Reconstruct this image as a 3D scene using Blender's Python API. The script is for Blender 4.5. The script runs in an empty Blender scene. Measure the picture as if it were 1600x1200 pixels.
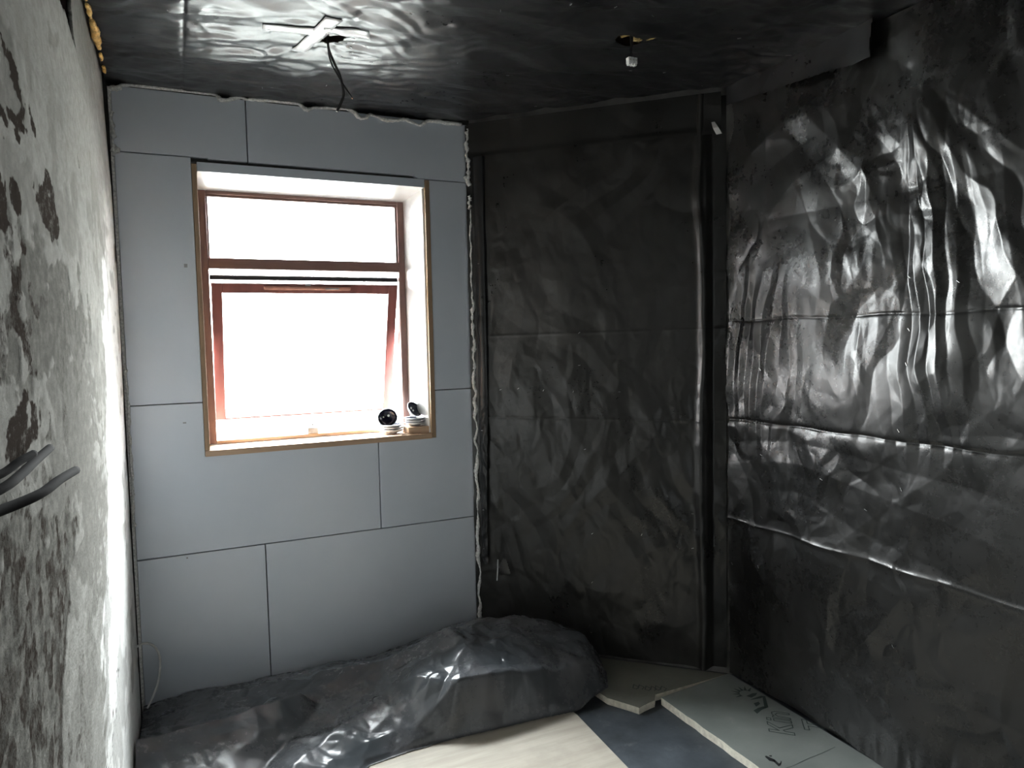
import bpy, bmesh, math, random
import numpy as np
from mathutils import Vector, Matrix

scene = bpy.context.scene
COL = scene.collection

# ------------------------------------------------------------------ camera
cam_data = bpy.data.cameras.new('camera')
cam_data.sensor_fit = 'HORIZONTAL'
cam_data.sensor_width = 36.0
cam_data.lens = 1124.70 / 1600.0 * 36.0
cam_data.clip_start = 0.02
cam = bpy.data.objects.new('camera', cam_data)
COL.objects.link(cam)
_yaw, _pit, _rol = math.radians(24.991), math.radians(-3.773), math.radians(-1.176)
_f = Vector((math.sin(_yaw) * math.cos(_pit), math.cos(_yaw) * math.cos(_pit), math.sin(_pit)))
_r = Vector((math.cos(_yaw), -math.sin(_yaw), 0))
_u = _r.cross(_f)
_r2 = _r * math.cos(_rol) + _u * math.sin(_rol)
_u2 = -_r * math.sin(_rol) + _u * math.cos(_rol)
cam.matrix_world = Matrix(((_r2.x, _u2.x, -_f.x, 0.0), (_r2.y, _u2.y, -_f.y, 0.0),
                           (_r2.z, _u2.z, -_f.z, 1.445), (0, 0, 0, 1)))
scene.camera = cam

# ------------------------------------------------------------------ light
world = bpy.data.worlds.new('overcast_sky')
scene.world = world
world.use_nodes = True
wn = world.node_tree
wn.nodes.clear()
_out = wn.nodes.new('ShaderNodeOutputWorld')
_bg = wn.nodes.new('ShaderNodeBackground')
_bg.inputs['Strength'].default_value = 20.0
_tc = wn.nodes.new('ShaderNodeTexCoord')
_sep = wn.nodes.new('ShaderNodeSeparateXYZ')
_mr = wn.nodes.new('ShaderNodeMapRange')
_mr.inputs['From Min'].default_value = 0.0
_mr.inputs['From Max'].default_value = 1.0
_rmp = wn.nodes.new('ShaderNodeValToRGB')
_rmp.color_ramp.elements[0].color = (0.50, 0.505, 0.51, 1)     # overcast: zenith about three times the horizon
_rmp.color_ramp.elements[1].color = (1.42, 1.48, 1.55, 1)
wn.links.new(_tc.outputs['Generated'], _sep.inputs[0])
wn.links.new(_sep.outputs['Z'], _mr.inputs['Value'])
wn.links.new(_mr.outputs[0], _rmp.inputs[0])
wn.links.new(_rmp.outputs[0], _bg.inputs['Color'])
wn.links.new(_bg.outputs[0], _out.inputs[0])

_pd = bpy.data.lights.new('window_portal', 'AREA')
_pd.shape = 'RECTANGLE'
_pd.size, _pd.size_y = 0.90, 1.10
_pd.cycles.is_portal = True
portal = bpy.data.objects.new('window_portal', _pd)
COL.objects.link(portal)
portal.location = (0.552, 3.215, 1.555)
portal.rotation_euler = (math.radians(-90), 0, 0)

vs = scene.view_settings
vs.view_transform = 'Standard'
vs.look = 'None'
vs.gamma = 1.0
vs.use_curve_mapping = False
vs.exposure = 2.75
scene.render.film_transparent = False

# ------------------------------------------------------------------ room numbers (metres)
XL, XR = -0.182, 2.034          # left and right wall planes
YB = 3.075                      # window wall plane
XC, YD = 1.2135, 2.2697         # diagonal wall runs (XC,YB) -> (XR,YD)
H = 2.405                       # ceiling
YF = -0.75                       # unseen wall behind the camera, set close to bounce light
BD = Vector((XR - XC, YD - YB, 0)).normalized()     # along the diagonal wall
BN = Vector((BD.y, -BD.x, 0))                        # into the room
if BN.x > 0:
    BN = -BN
LB = 1.15

# ------------------------------------------------------------------ helpers
def tag(o, label=None, cat=None, group=None, kind=None):
    if label: o['label'] = label
    if cat: o['category'] = cat
    if group: o['group'] = group
    if kind: o['kind'] = kind
    return o

def link(name, me, mat=None, parent=None):
    o = bpy.data.objects.new(name, me)
    COL.objects.link(o)
    if mat is not None and len(me.materials) == 0:
        me.materials.append(mat)
    if parent is not None:
        o.parent = parent
        o.matrix_parent_inverse = Matrix.Identity(4)
    return o

def empty(name, loc, rot=(0, 0, 0)):
    o = bpy.data.objects.new(name, None)
    o.empty_display_size = 0.05
    COL.objects.link(o)
    o.location = loc
    o.rotation_euler = rot
    return o

def mesh(name, verts, faces, smooth=False):
    me = bpy.data.meshes.new(name)
    me.from_pydata([tuple(v) for v in verts], [], faces)
    me.update()
    if smooth:
        me.polygons.foreach_set('use_smooth', [True] * len(me.polygons))
    return me

def bm_mesh(name, bm, smooth=False):
    bmesh.ops.recalc_face_normals(bm, faces=bm.faces[:])
    me = bpy.data.meshes.new(name)
    bm.to_mesh(me)
    bm.free()
    if smooth:
        me.polygons.foreach_set('use_smooth', [True] * len(me.polygons))
    return me

def add_box(bm, x0, x1, y0, y1, z0, z1, bev=0.0):
    r = bmesh.ops.create_cube(bm, size=1.0)
    vs_ = r['verts']
    for v in vs_:
        v.co = Vector(((x0 + x1) / 2 + v.co.x * (x1 - x0), (y0 + y1) / 2 + v.co.y * (y1 - y0),
                       (z0 + z1) / 2 + v.co.z * (z1 - z0)))
    if bev > 0:
        es = list({e for v in vs_ for e in v.link_edges})
        bmesh.ops.bevel(bm, geom=es, offset=bev, segments=2, affect='EDGES', profile=0.6)

def box(name, b, mat, parent=None, bev=0.0):
    bm = bmesh.new()
    add_box(bm, *b, bev=bev)
    return link(name, bm_mesh(name, bm), mat, parent)

def prism(name, poly, z0, z1, mat, parent=None, bev=0.0, axis='z'):
    """polygon extruded; axis z: poly in xy; axis y: poly in xz, z0/z1 are y"""
    bm = bmesh.new()
    def P(a, b, c):
        return (a, b, c) if axis == 'z' else (a, c, b)
    lo = [bm.verts.new(P(a, b, z0)) for a, b in poly]
    hi = [bm.verts.new(P(a, b, z1)) for a, b in poly]
    n = len(poly)
    bm.faces.new(lo); bm.faces.new(hi)
    for i in range(n):
        bm.faces.new((lo[i], lo[(i + 1) % n], hi[(i + 1) % n], hi[i]))
    bmesh.ops.recalc_face_normals(bm, faces=bm.faces[:])
    if bev > 0:
        bmesh.ops.bevel(bm, geom=bm.edges[:], offset=bev, segments=1, affect='EDGES')
    return link(name, bm_mesh(name, bm), mat, parent)

def catmull(pts, sub):
    P = [Vector(p) for p in pts]
    out = []
    for i in range(len(P) - 1):
        p0, p1, p2, p3 = P[max(i - 1, 0)], P[i], P[i + 1], P[min(i + 2, len(P) - 1)]
        for k in range(sub):
            t = k / sub
            out.append(0.5 * ((2 * p1) + (p2 - p0) * t + (2 * p0 - 5 * p1 + 4 * p2 - p3) * t * t
                              + (3 * p1 - p0 - 3 * p2 + p3) * t ** 3))
    out.append(P[-1])
    return out

def tube(name, pts, rad, mat, parent=None, seg=8, sub=6, jitter=0.0, seed=1, smooth=True):
    P = catmull(pts, sub) if sub > 1 else [Vector(p) for p in pts]
    rnd = random.Random(seed)
    n = len(P)
    V, F = [], []
    up = Vector((0.13, 0.31, 0.94)).normalized()
    for i, p in enumerate(P):
        d = (P[min(i + 1, n - 1)] - P[max(i - 1, 0)]).normalized()
        a = d.cross(up)
        if a.length < 1e-3:
            a = d.cross(Vector((1, 0, 0)))
        a.normalize()
        b = d.cross(a)
        r = rad(i / (n - 1)) if callable(rad) else rad
        for k in range(seg):
            t = 2 * math.pi * k / seg
            rr = r * (1 + jitter * (rnd.random() * 2 - 1))
            V.append(p + a * math.cos(t) * rr + b * math.sin(t) * rr)
    for i in range(n - 1):
        for k in range(seg):
            F.append((i * seg + k, i * seg + (k + 1) % seg, (i + 1) * seg + (k + 1) % seg, (i + 1) * seg + k))
    F.append(tuple(range(seg))[::-1])
    F.append(tuple((n - 1) * seg + k for k in range(seg)))
    return link(name, mesh(name, V, F, smooth), mat, parent)

def lathe(name, prof, mat, parent=None, seg=40):
    V, F = [], []
    for r, z in prof:
        for k in range(seg):
            t = 2 * math.pi * k / seg
            V.append((r * math.cos(t), r * math.sin(t), z))
    m = len(prof)
    for i in range(m - 1):
        for k in range(seg):
            F.append((i * seg + k, i * seg + (k + 1) % seg, (i + 1) * seg + (k + 1) % seg, (i + 1) * seg + k))
    me = mesh(name, V, F, True)
    bm = bmesh.new(); bm.from_mesh(me)
    bmesh.ops.remove_doubles(bm, verts=bm.verts[:], dist=1e-5)
    bmesh.ops.recalc_face_normals(bm, faces=bm.faces[:])
    bm.to_mesh(me); bm.free()
    me.polygons.foreach_set('use_smooth', [True] * len(me.polygons))
    return link(name, me, mat, parent)

# ---- numpy noise
def vn(x, y, seed):
    tb = np.random.RandomState(seed).rand(256, 256)
    xi = np.floor(x).astype(int); yi = np.floor(y).astype(int)
    fx = x - xi; fy = y - yi
    fx = fx ** 3 * (fx * (fx * 6 - 15) + 10); fy = fy ** 3 * (fy * (fy * 6 - 15) + 10)
    a = tb[xi & 255, yi & 255]; b = tb[(xi + 1) & 255, yi & 255]
    c = tb[xi & 255, (yi + 1) & 255]; d = tb[(xi + 1) & 255, (yi + 1) & 255]
    return (a * (1 - fx) + b * fx) * (1 - fy) + (c * (1 - fx) + d * fx) * fy

def fbm(x, y, seed, octv=4):
    s = 0; a = 0.5; t = 0
    for i in range(octv):
        s = s + a * vn(x * 2 ** i + 17.3 * i, y * 2 ** i + 5.1 * i, seed + i); t += a; a *= 0.5
    return s / t

def sst(a, b, x):
    t = np.clip((x - a) / (b - a), 0, 1)
    return t * t * (3 - 2 * t)

def tri(t):
    return np.abs(t - np.floor(t) - 0.5) * 2

def crumple(x, y, freq, seed, n=6, angles=None, spread=0.5, warp=1.3):
    """sharp folds in warped directions, each only where its own mask lets it show"""
    rs = np.random.RandomState(seed)
    h = 0
    for i in range(n):
        if angles is None:
            a = rs.rand() * math.pi
        else:
            a = angles[i % len(angles)] + (rs.rand() - 0.5) * spread
        fq = freq * (0.6 + 0.9 * rs.rand())
        t = (x * math.cos(a) + y * math.sin(a)) * fq + warp * fbm(x * freq * 0.45 + i * 9, y * freq * 0.45, seed + 31 * i, 2) * 2 + rs.rand()
        m = sst(0.45, 0.75, vn(x * freq * 0.5 + 40 * i, y * freq * 0.5 + 11, seed + 7 * i + 3))
        h = h + (tri(t) - 0.5) * m
    return h / math.sqrt(n) * 2

def facet(x, y, freq, seed, warp=0.35):
    """piecewise flat facets with crisp edges (linear interpolation on a warped triangular lattice)"""
    wx = x * freq + warp * (fbm(x * freq * .7 + 3, y * freq * .7, seed + 1, 2) - .5) * 4
    wy = y * freq + warp * (fbm(x * freq * .7, y * freq * .7 + 7, seed + 2, 2) - .5) * 4
    k_ = (wx + wy) * 0.36602540378
    u = wx + k_; v = wy + k_
    i = np.floor(u).astype(int); j = np.floor(v).astype(int)
    fu = u - i; fv = v - j
    tb = np.random.RandomState(seed).rand(128, 128) - 0.5
    a = tb[i & 127, j & 127]; d = tb[(i + 1) & 127, (j + 1) & 127]
    b = tb[(i + 1) & 127, j & 127]; c_ = tb[i & 127, (j + 1) & 127]
    lo = a + (b - a) * fu + (d - b) * fv
    hi = a + (c_ - a) * fv + (d - c_) * fu
    return np.where(fu > fv, lo, hi)

def grid_sheet(name, org, uv, vv, nv, us, vs_, hfun, mat, parent=None, keep=None, attrs=None):
    U, W = np.meshgrid(us, vs_, indexing='ij')
    Hh = hfun(U, W)
    org = np.array(org, float); uv = np.array(uv, float); vv = np.array(vv, float); nv = np.array(nv, float)
    P = org + U[..., None] * uv + W[..., None] * vv + Hh[..., None] * nv
    nu, nw = U.shape
    idx = np.arange(nu * nw).reshape(nu, nw)
    F = np.stack([idx[:-1, :-1], idx[1:, :-1], idx[1:, 1:], idx[:-1, 1:]], -1).reshape(-1, 4)
    if keep is not None:
        uc = (U[:-1, :-1] + U[1:, 1:]) / 2; wc = (W[:-1, :-1] + W[1:, 1:]) / 2
        F = F[keep(uc, wc).reshape(-1)]
    # orientation so that normals follow nv
    if np.dot(np.cross(uv, vv), nv) < 0:
        F = F[:, ::-1]
    me = bpy.data.meshes.new(name)
    me.vertices.add(nu * nw)
    me.vertices.foreach_set('co', P.reshape(-1).astype(np.float32))
    me.loops.add(len(F) * 4)
    me.loops.foreach_set('vertex_index', F.reshape(-1).astype(np.int32))
    me.polygons.add(len(F))
    me.polygons.foreach_set('loop_start', np.arange(0, len(F) * 4, 4, dtype=np.int32))
    me.polygons.foreach_set('use_smooth', np.ones(len(F), dtype=bool))
    me.update(calc_edges=True)
    if attrs:
        for an, fn in attrs.items():
            at = me.attributes.new(an, 'FLOAT', 'POINT')
            at.data.foreach_set('value', fn(U, W).reshape(-1).astype(np.float32))
    if keep is not None:
        bm = bmesh.new(); bm.from_mesh(me)
        bmesh.ops.delete(bm, geom=[v for v in bm.verts if not v.link_faces], context='VERTS')
        bm.to_mesh(me); bm.free()
    o = link(name, me, mat, parent)
    def at(u, w):
        h = float(hfun(np.array([[u]]), np.array([[w]]))[0, 0])
        return Vector(org + u * uv + w * vv + h * nv)
    return o, at

def in_poly(px, py, poly):
    c = np.zeros(px.shape, bool)
    n = len(poly)
    for i in range(n):
        x0, y0 = poly[i]; x1, y1 = poly[(i + 1) % n]
        cond = ((y0 > py) != (y1 > py))
        with np.errstate(divide='ignore', invalid='ignore'):
            xx = (x1 - x0) * (py - y0) / ((y1 - y0) if y1 != y0 else 1e-9) + x0
        c ^= cond & (px < xx)
    return c

# ------------------------------------------------------------------ materials
class NT:
    def __init__(self, name):
        self.m = bpy.data.materials.new(name)
        self.m.use_nodes = True
        self.t = self.m.node_tree
        self.p = self.t.nodes['Principled BSDF']
        self.o = self.t.nodes['Material Output']
        self.tc = None
    def n(self, typ, **kw):
        nd = self.t.nodes.new(typ)
        for k, v in kw.items():
            if k in nd.inputs: nd.inputs[k].default_value = v
            else: setattr(nd, k, v)
        return nd
    def l(self, a, b): self.t.links.new(a, b)
    def obj(self, scale=(1, 1, 1)):
        if not self.tc: self.tc = self.n('ShaderNodeTexCoord')
        mp = self.n('ShaderNodeMapping'); mp.inputs['Scale'].default_value = scale
        self.l(self.tc.outputs['Object'], mp.inputs['Vector'])
        return mp.outputs[0]
    def noise(self, scale, detail=4, rough=0.55, vec=None, dist=0.0):
        nd = self.n('ShaderNodeTexNoise')
        nd.inputs['Scale'].default_value = scale; nd.inputs['Detail'].default_value = detail
        nd.inputs['Roughness'].default_value = rough; nd.inputs['Distortion'].default_value = dist
        self.l(vec if vec is not None else self.obj(), nd.inputs['Vector'])
        return nd.outputs[0]
    def ramp(self, fac, stops):
        r = self.n('ShaderNodeValToRGB')
        e = r.color_ramp.elements
        while len(e) < len(stops): e.new(0.5)
        for i, (p, c) in enumerate(stops):
            e[i].position = p; e[i].color = (c[0], c[1], c[2], 1)
        self.l(fac, r.inputs[0])
        return r.outputs[0]
    def rng(self, v, a, b, c, d):
        r = self.n('ShaderNodeMapRange')
        for k, x in zip(('From Min', 'From Max', 'To Min', 'To Max'), (a, b, c, d)): r.inputs[k].default_value = x
        self.l(v, r.inputs['Value'])
        return r.outputs[0]
    def mix(self, fac, a, b):
        r = self.n('ShaderNodeMix'); r.data_type = 'RGBA'
        if hasattr(fac, 'links'): self.l(fac, r.inputs[0])
        else: r.inputs[0].default_value = fac
        for s, v in ((6, a), (7, b)):
            if hasattr(v, 'links'): self.l(v, r.inputs[s])
            else: r.inputs[s].default_value = (v[0], v[1], v[2], 1)
        return r.outputs[2]
    def math(self, op, a, b=0.0):
        r = self.n('ShaderNodeMath'); r.operation = op
        for i, v in enumerate((a, b)):
            if hasattr(v, 'links'): self.l(v, r.inputs[i])
            else: r.inputs[i].default_value = v
        return r.outputs[0]
    def bump(self, h, strength, dist):
        b = self.n('ShaderNodeBump'); b.inputs['Strength'].default_value = strength; b.inputs['Distance'].default_value = dist
        self.l(h, b.inputs['Height']); self.l(b.outputs[0], self.p.inputs['Normal'])
    def base(self, c):
        if hasattr(c, 'links'): self.l(c, self.p.inputs['Base Color'])
        else: self.p.inputs['Base Color'].default_value = (c[0], c[1], c[2], 1)
        return self
    def rough(self, v):
        if hasattr(v, 'links'): self.l(v, self.p.inputs['Roughness'])
        else: self.p.inputs['Roughness'].default_value = v
        return self

def m_polythene(name, base, dust, rough0, rough1, dusty=0.5, bumpd=0.0025):
    k = NT(name)
    d = k.ramp(k.noise(3.4, 6, 0.6), [(0.36, (0, 0, 0)), (0.76, (1, 1, 1))])
    fine = k.noise(60, 5, 0.6)
    dm = k.math('MULTIPLY', d, dusty)
    k.base(k.mix(dm, base, dust))
    k.rough(k.math('ADD', k.rng(d, 0, 1, rough0, rough1), k.rng(fine, 0.3, 0.7, -0.03, 0.03)))
    vo = k.n('ShaderNodeTexVoronoi'); vo.feature = 'DISTANCE_TO_EDGE'; vo.inputs['Scale'].default_value = 9
    nz = k.n('ShaderNodeTexNoise'); nz.inputs['Scale'].default_value = 9; nz.inputs['Detail'].default_value = 3
    k.l(k.obj(), nz.inputs['Vector'])
    va = k.n('ShaderNodeVectorMath'); va.operation = 'MULTIPLY_ADD'
    k.l(nz.outputs[1], va.inputs[0]); va.inputs[1].default_value = (0.12, 0.12, 0.12); k.l(k.obj(), va.inputs[2])
    k.l(va.outputs[0], vo.inputs['Vector'])
    hh = k.math('ADD', k.math('MULTIPLY', k.math('MINIMUM', vo.outputs[0], 0.25), 1.0), k.math('MULTIPLY', k.noise(26, 4, 0.55), 0.5))
    k.bump(hh, 0.30, bumpd)
    k.p.inputs['IOR'].default_value = 1.5
    return k.m

M = {}
M['poly_right'] = m_polythene('dusty_black_polythene', (0.008, 0.0078, 0.0074), (0.020, 0.0193, 0.018), 0.25, 0.36, 0.6)
M['poly_diag'] = m_polythene('dull_black_polythene', (0.012, 0.0117, 0.0112), (0.040, 0.038, 0.0355), 0.28, 0.42, 0.6)
M['poly_ceil'] = m_polythene('glossy_black_polythene', (0.008, 0.008, 0.009), (0.035, 0.035, 0.037), 0.29, 0.38, 0.5)
M['poly_heap'] = m_polythene('blue_black_polythene', (0.062, 0.069, 0.076), (0.15, 0.14, 0.145), 0.22, 0.36, 0.7)

k = NT('foil_insulation_face')
n1 = k.noise(2.2, 5, 0.5)
n2 = k.noise(90, 3, 0.6)
c = k.mix(k.rng(n1, 0.3, 0.7, 0, 1), (0.60, 0.645, 0.71), (0.68, 0.71, 0.765))
sp = k.rng(k.noise(7.0, 6, 0.7), 0.70, 0.76, 0, 0.5)
c = k.mix(sp, c, (0.40, 0.41, 0.42))
k.base(c).rough(0.46)
k.p.inputs['Metallic'].default_value = 0.45
k.bump(n2, 0.12, 0.002)
M['panel'] = k.m

def plain(name, c, r=0.6, metal=0.0, nscale=25, var=0.25, bump=0.2):
    k = NT(name)
    nz = k.noise(nscale, 5, 0.6)
    k.base(k.mix(k.rng(nz, 0.3, 0.7, 0, 1), tuple(x * (1 - var) for x in c), tuple(min(1, x * (1 + var)) for x in c))).rough(r)
    k.p.inputs['Metallic'].default_value = metal
    if bump: k.bump(nz, bump, 0.003)
    return k.m

def wood(name, c1, c2, axis=0, rough=0.55):
    k = NT(name)
    sc = [26.0, 26.0, 26.0]; sc[axis] = 1.6
    v = k.obj(tuple(sc))
    nz = k.noise(1.0, 6, 0.6, v, 0.6)
    big = k.noise(5, 3)
    c = k.mix(k.rng(nz, 0.3, 0.7, 0, 1), c1, c2)
    c = k.mix(k.rng(big, 0.4, 0.75, 0, 0.35), c, tuple(x * 0.6 for x in c1))
    k.base(c).rough(rough)
    k.bump(nz, 0.25, 0.002)
    return k.m

M['frame_v'] = wood('stained_frame_upright', (0.17, 0.092, 0.078), (0.27, 0.155, 0.130), 2, 0.45)
M['frame_h'] = wood('stained_frame_rail', (0.17, 0.092, 0.078), (0.27, 0.155, 0.130), 0, 0.45)
M['sash'] = wood('red_brown_sash', (0.15, 0.050, 0.045), (0.22, 0.080, 0.072), 2, 0.4)
M['lining'] = wood('raw_lining_timber', (0.26, 0.165, 0.10), (0.42, 0.29, 0.18), 2, 0.7)
M['sill'] = wood('raw_sill_timber', (0.42, 0.27, 0.17), (0.62, 0.44, 0.30), 0, 0.6)
M['reveal'] = plain('bright_foil_reveal_face', (0.84, 0.84, 0.83), 0.38, 0.6, nscale=12, var=0.05, bump=.05)
M['foam'] = plain('pale_expanding_foam', (0.74, 0.73, 0.71), 0.85, nscale=120, var=0.35, bump=0.8)
M['foam_y'] = plain('aged_yellow_foam', (0.62, 0.38, 0.12), 0.8, nscale=80, var=0.45, bump=0.8)
M['mineral'] = plain('yellow_insulation_wool', (0.50, 0.36, 0.14), 0.95, nscale=140, var=0.5, bump=1.0)
M['bounce_white'] = plain('white_bounce_finish', (0.80, 0.80, 0.79), 0.8, nscale=8, var=0.04)
M['dark_gap'] = plain('dark_block_wall', (0.05, 0.048, 0.046), 0.9)
M['brick'] = plain('grey_blockwork', (0.30, 0.29, 0.28), 0.9, nscale=14)
M['ceiling_wood'] = wood('rough_ceiling_boards', (0.10, 0.065, 0.04), (0.18, 0.12, 0.075), 0, 0.85)
M['cable'] = plain('black_cable_sheath', (0.012, 0.011, 0.011), 0.5, bump=0.05)
M['cable_brown'] = plain('brown_black_cable_sheath', (0.0035, 0.0022, 0.0020), 0.9, bump=0.05)
M['cable_brown'].node_tree.nodes['Principled BSDF'].inputs['Specular IOR Level'].default_value = 0.05
M['cable_white'] = plain('white_cable_sheath', (0.62, 0.62, 0.61), 0.45, bump=0.05)
M['copper'] = plain('bare_copper', (0.72, 0.42, 0.26), 0.35, 1.0, bump=0)
M['staple'] = plain('galvanised_staple', (0.75, 0.75, 0.76), 0.3, 1.0, bump=0)
M['tape'] = plain('silver_white_tape', (0.80, 0.81, 0.83), 0.35, nscale=18, var=0.08, bump=0.3)
M['tape_grey'] = plain('grey_tape_scrap', (0.42, 0.41, 0.40), 0.45, nscale=18, var=0.1, bump=0.3)
M['white_plastic'] = plain('white_connector_plastic', (0.78, 0.78, 0.77), 0.4, bump=0.05)
M['brass'] = plain('steel_terminal_screw', (0.55, 0.52, 0.45), 0.35, 1.0, bump=0)
M['metal_grey'] = plain('grey_metal_fitting', (0.30, 0.30, 0.31), 0.4, 0.8, bump=0.05)
M['seal'] = plain('black_rubber_seal', (0.03, 0.03, 0.032), 0.5, bump=0.05)
M['vent'] = plain('brown_vent_plastic', (0.36, 0.18, 0.14), 0.4, bump=0.05)
M['bowl_white'] = plain('white_glazed_ceramic', (0.72, 0.75, 0.79), 0.18, nscale=30, var=0.04, bump=0.03)
M['bowl_navy'] = plain('navy_glaze', (0.013, 0.014, 0.033), 0.22, nscale=30, var=0.15, bump=0.03)
M['dot'] = plain('white_glaze_dot', (0.82, 0.84, 0.87), 0.2, bump=0)
M['board_edge'] = plain('cream_foam_core', (0.62, 0.58, 0.49), 0.9, nscale=60, var=0.2, bump=0.5)

k = NT('grey_green_board_facing')
n1 = k.noise(3.0, 6, 0.6)
c = k.mix(k.rng(n1, 0.3, 0.7, 0, 1), (0.125, 0.137, 0.128), (0.195, 0.208, 0.195))
c = k.mix(k.rng(k.noise(12, 6, 0.7), 0.62, 0.75, 0, 0.5), c, (0.27, 0.265, 0.24))
k.base(c).rough(0.45); k.bump(k.noise(50, 4), 0.15, 0.002)
M['board_grey'] = k.m
k = NT('olive_board_facing')
n1 = k.noise(4.0, 6, 0.65)
k.base(k.mix(k.rng(n1, 0.3, 0.7, 0, 1), (0.085, 0.086, 0.070), (0.14, 0.138, 0.112))).rough(0.6)
k.bump(k.noise(40, 4), 0.25, 0.003)
M['board_olive'] = k.m
k = NT('plywood_face')
n1 = k.noise(1.0, 6, 0.6, k.obj((3, 30, 30)))
n2 = k.noise(6, 6, 0.65)
c = k.mix(k.rng(n1, 0.35, 0.65, 0, 1), (0.35, 0.312, 0.258), (0.44, 0.40, 0.338))
c = k.mix(k.rng(n2, 0.5, 0.75, 0, 0.6), c, (0.30, 0.265, 0.22))
k.base(c).rough(0.65); k.bump(n1, 0.1, 0.002)
M['ply'] = k.m
k = NT('slate_blue_floor_screed')
n1 = k.noise(5.0, 7, 0.65)
c = k.mix(k.rng(n1, 0.32, 0.7, 0, 1), (0.020, 0.024, 0.029), (0.065, 0.076, 0.090))
c = k.mix(k.rng(k.noise(11, 6, 0.7), 0.60, 0.72, 0, 0.5), c, (0.14, 0.147, 0.155))
k.base(c).rough(0.55); k.bump(k.noise(30, 5), 0.3, 0.004)
M['floor'] = k.m
M['ink'] = plain('dark_green_ink', (0.020, 0.035, 0.030), 0.6, bump=0)
M['ink_black'] = plain('black_ink', (0.012, 0.013, 0.014), 0.6, bump=0)
M['dark_ground'] = plain('unseen_dark_ground', (0.112, 0.114, 0.106), 0.95, nscale=3)  # made-up outdoor tone, dark to weaken the ceiling's window reflection

# plaster of the left wall: stain and light-falloff attributes baked on the mesh, fine grain by nodes
k = NT('stained_old_plaster')
def attr(nm):
    a = k.n('ShaderNodeAttribute'); a.attribute_name = nm
    return a.outputs['Fac']
gr = k.noise(1.0, 7, 0.7, k.obj((1, 26, 44)))
gr2 = k.noise(150, 3, 0.7)
cl = k.mix(k.rng(gr, 0.35, 0.65, 0, 1), (0.66, 0.65, 0.63), (0.80, 0.795, 0.775))
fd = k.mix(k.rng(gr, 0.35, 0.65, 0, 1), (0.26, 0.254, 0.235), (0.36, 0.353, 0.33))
cl = k.mix(attr('aged_light_falloff'), cl, fd)  # greyed plaster, and window light falloff put into the colour
gy = k.mix(k.rng(gr, 0.38, 0.62, 0, 1), (0.105, 0.102, 0.093), (0.225, 0.219, 0.200))
st = k.rng(k.math('ADD', attr('stain'), k.rng(gr, 0.3, 0.7, -0.18, 0.18)), 0.15, 0.85, 0, 1)
c = k.mix(st, cl, gy)
dk = k.rng(k.math('ADD', attr('dark'), k.rng(k.math('ADD', k.math('MULTIPLY', gr, 0.6), k.math('MULTIPLY', gr2, 0.4)), 0.35, 0.65, -0.3, 0.3)), 0.3, 0.7, 0, 1)
c = k.mix(dk, c, (0.048, 0.040, 0.035))
c = k.mix(attr('hole'), c, (0.008, 0.006, 0.006))
k.base(c).rough(0.85)
k.bump(k.math('ADD', gr, k.math('MULTIPLY', gr2, 0.5)), 0.5, 0.006)
k.p.inputs['Specular IOR Level'].default_value = 0.0
M['plaster'] = k.m

# clear glass sheet that lets the daylight through
k = NT('clear_window_glass')
tr = k.n('ShaderNodeBsdfTransparent'); tr.inputs[0].default_value = (0.93, 0.95, 0.94, 1)
gl = k.n('ShaderNodeBsdfGlossy'); gl.inputs['Roughness'].default_value = 0.02
fr = k.n('ShaderNodeFresnel'); fr.inputs['IOR'].default_value = 1.45
mx = k.n('ShaderNodeMixShader')
k.l(fr.outputs[0], mx.inputs[0]); k.l(tr.outputs[0], mx.inputs[1]); k.l(gl.outputs[0], mx.inputs[2])
k.l(mx.outputs[0], k.o.inputs['Surface'])
M['glass'] = k.m

# ------------------------------------------------------------------ room shell
def struct(o): o['kind'] = 'structure'; return o

struct(box('floor', (-0.6, 2.6, YF - 0.2, 3.6, -0.12, 0.0), M['floor']))
struct(box('ceiling', (-0.6, 2.6, YF - 0.2, 3.45, H + 0.075, H + 0.20), M['ceiling_wood']))
struct(box('wall_front', (-0.6, 2.6, YF - 0.2, YF, 0.0, H + 0.075), M['bounce_white']))  # unseen wall, made white to throw daylight back onto the window wall
struct(box('wall_right', (XR + 0.06, XR + 0.20, YF, 2.32, 0.0, H + 0.075), M['brick']))
# diagonal wall behind the polythene
a0 = Vector((XC, YB, 0)) - BD * 0.03 - BN * 0.05; a1 = Vector((XR, YD, 0)) + BD * 0.09 - BN * 0.05
struct(prism('wall_diagonal', [(a0.x, a0.y), (a1.x, a1.y), (a1.x - BN.x * .12, a1.y - BN.y * .12), (a0.x - BN.x * .12, a0.y - BN.y * .12)],
             0.0, H + 0.075, M['brick']))
struct(box('ground', (-9, 9, 3.6, 16, -0.5, -0.3), M['dark_ground']))  # unseen ground, kept dark for its effect on the reflections

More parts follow.
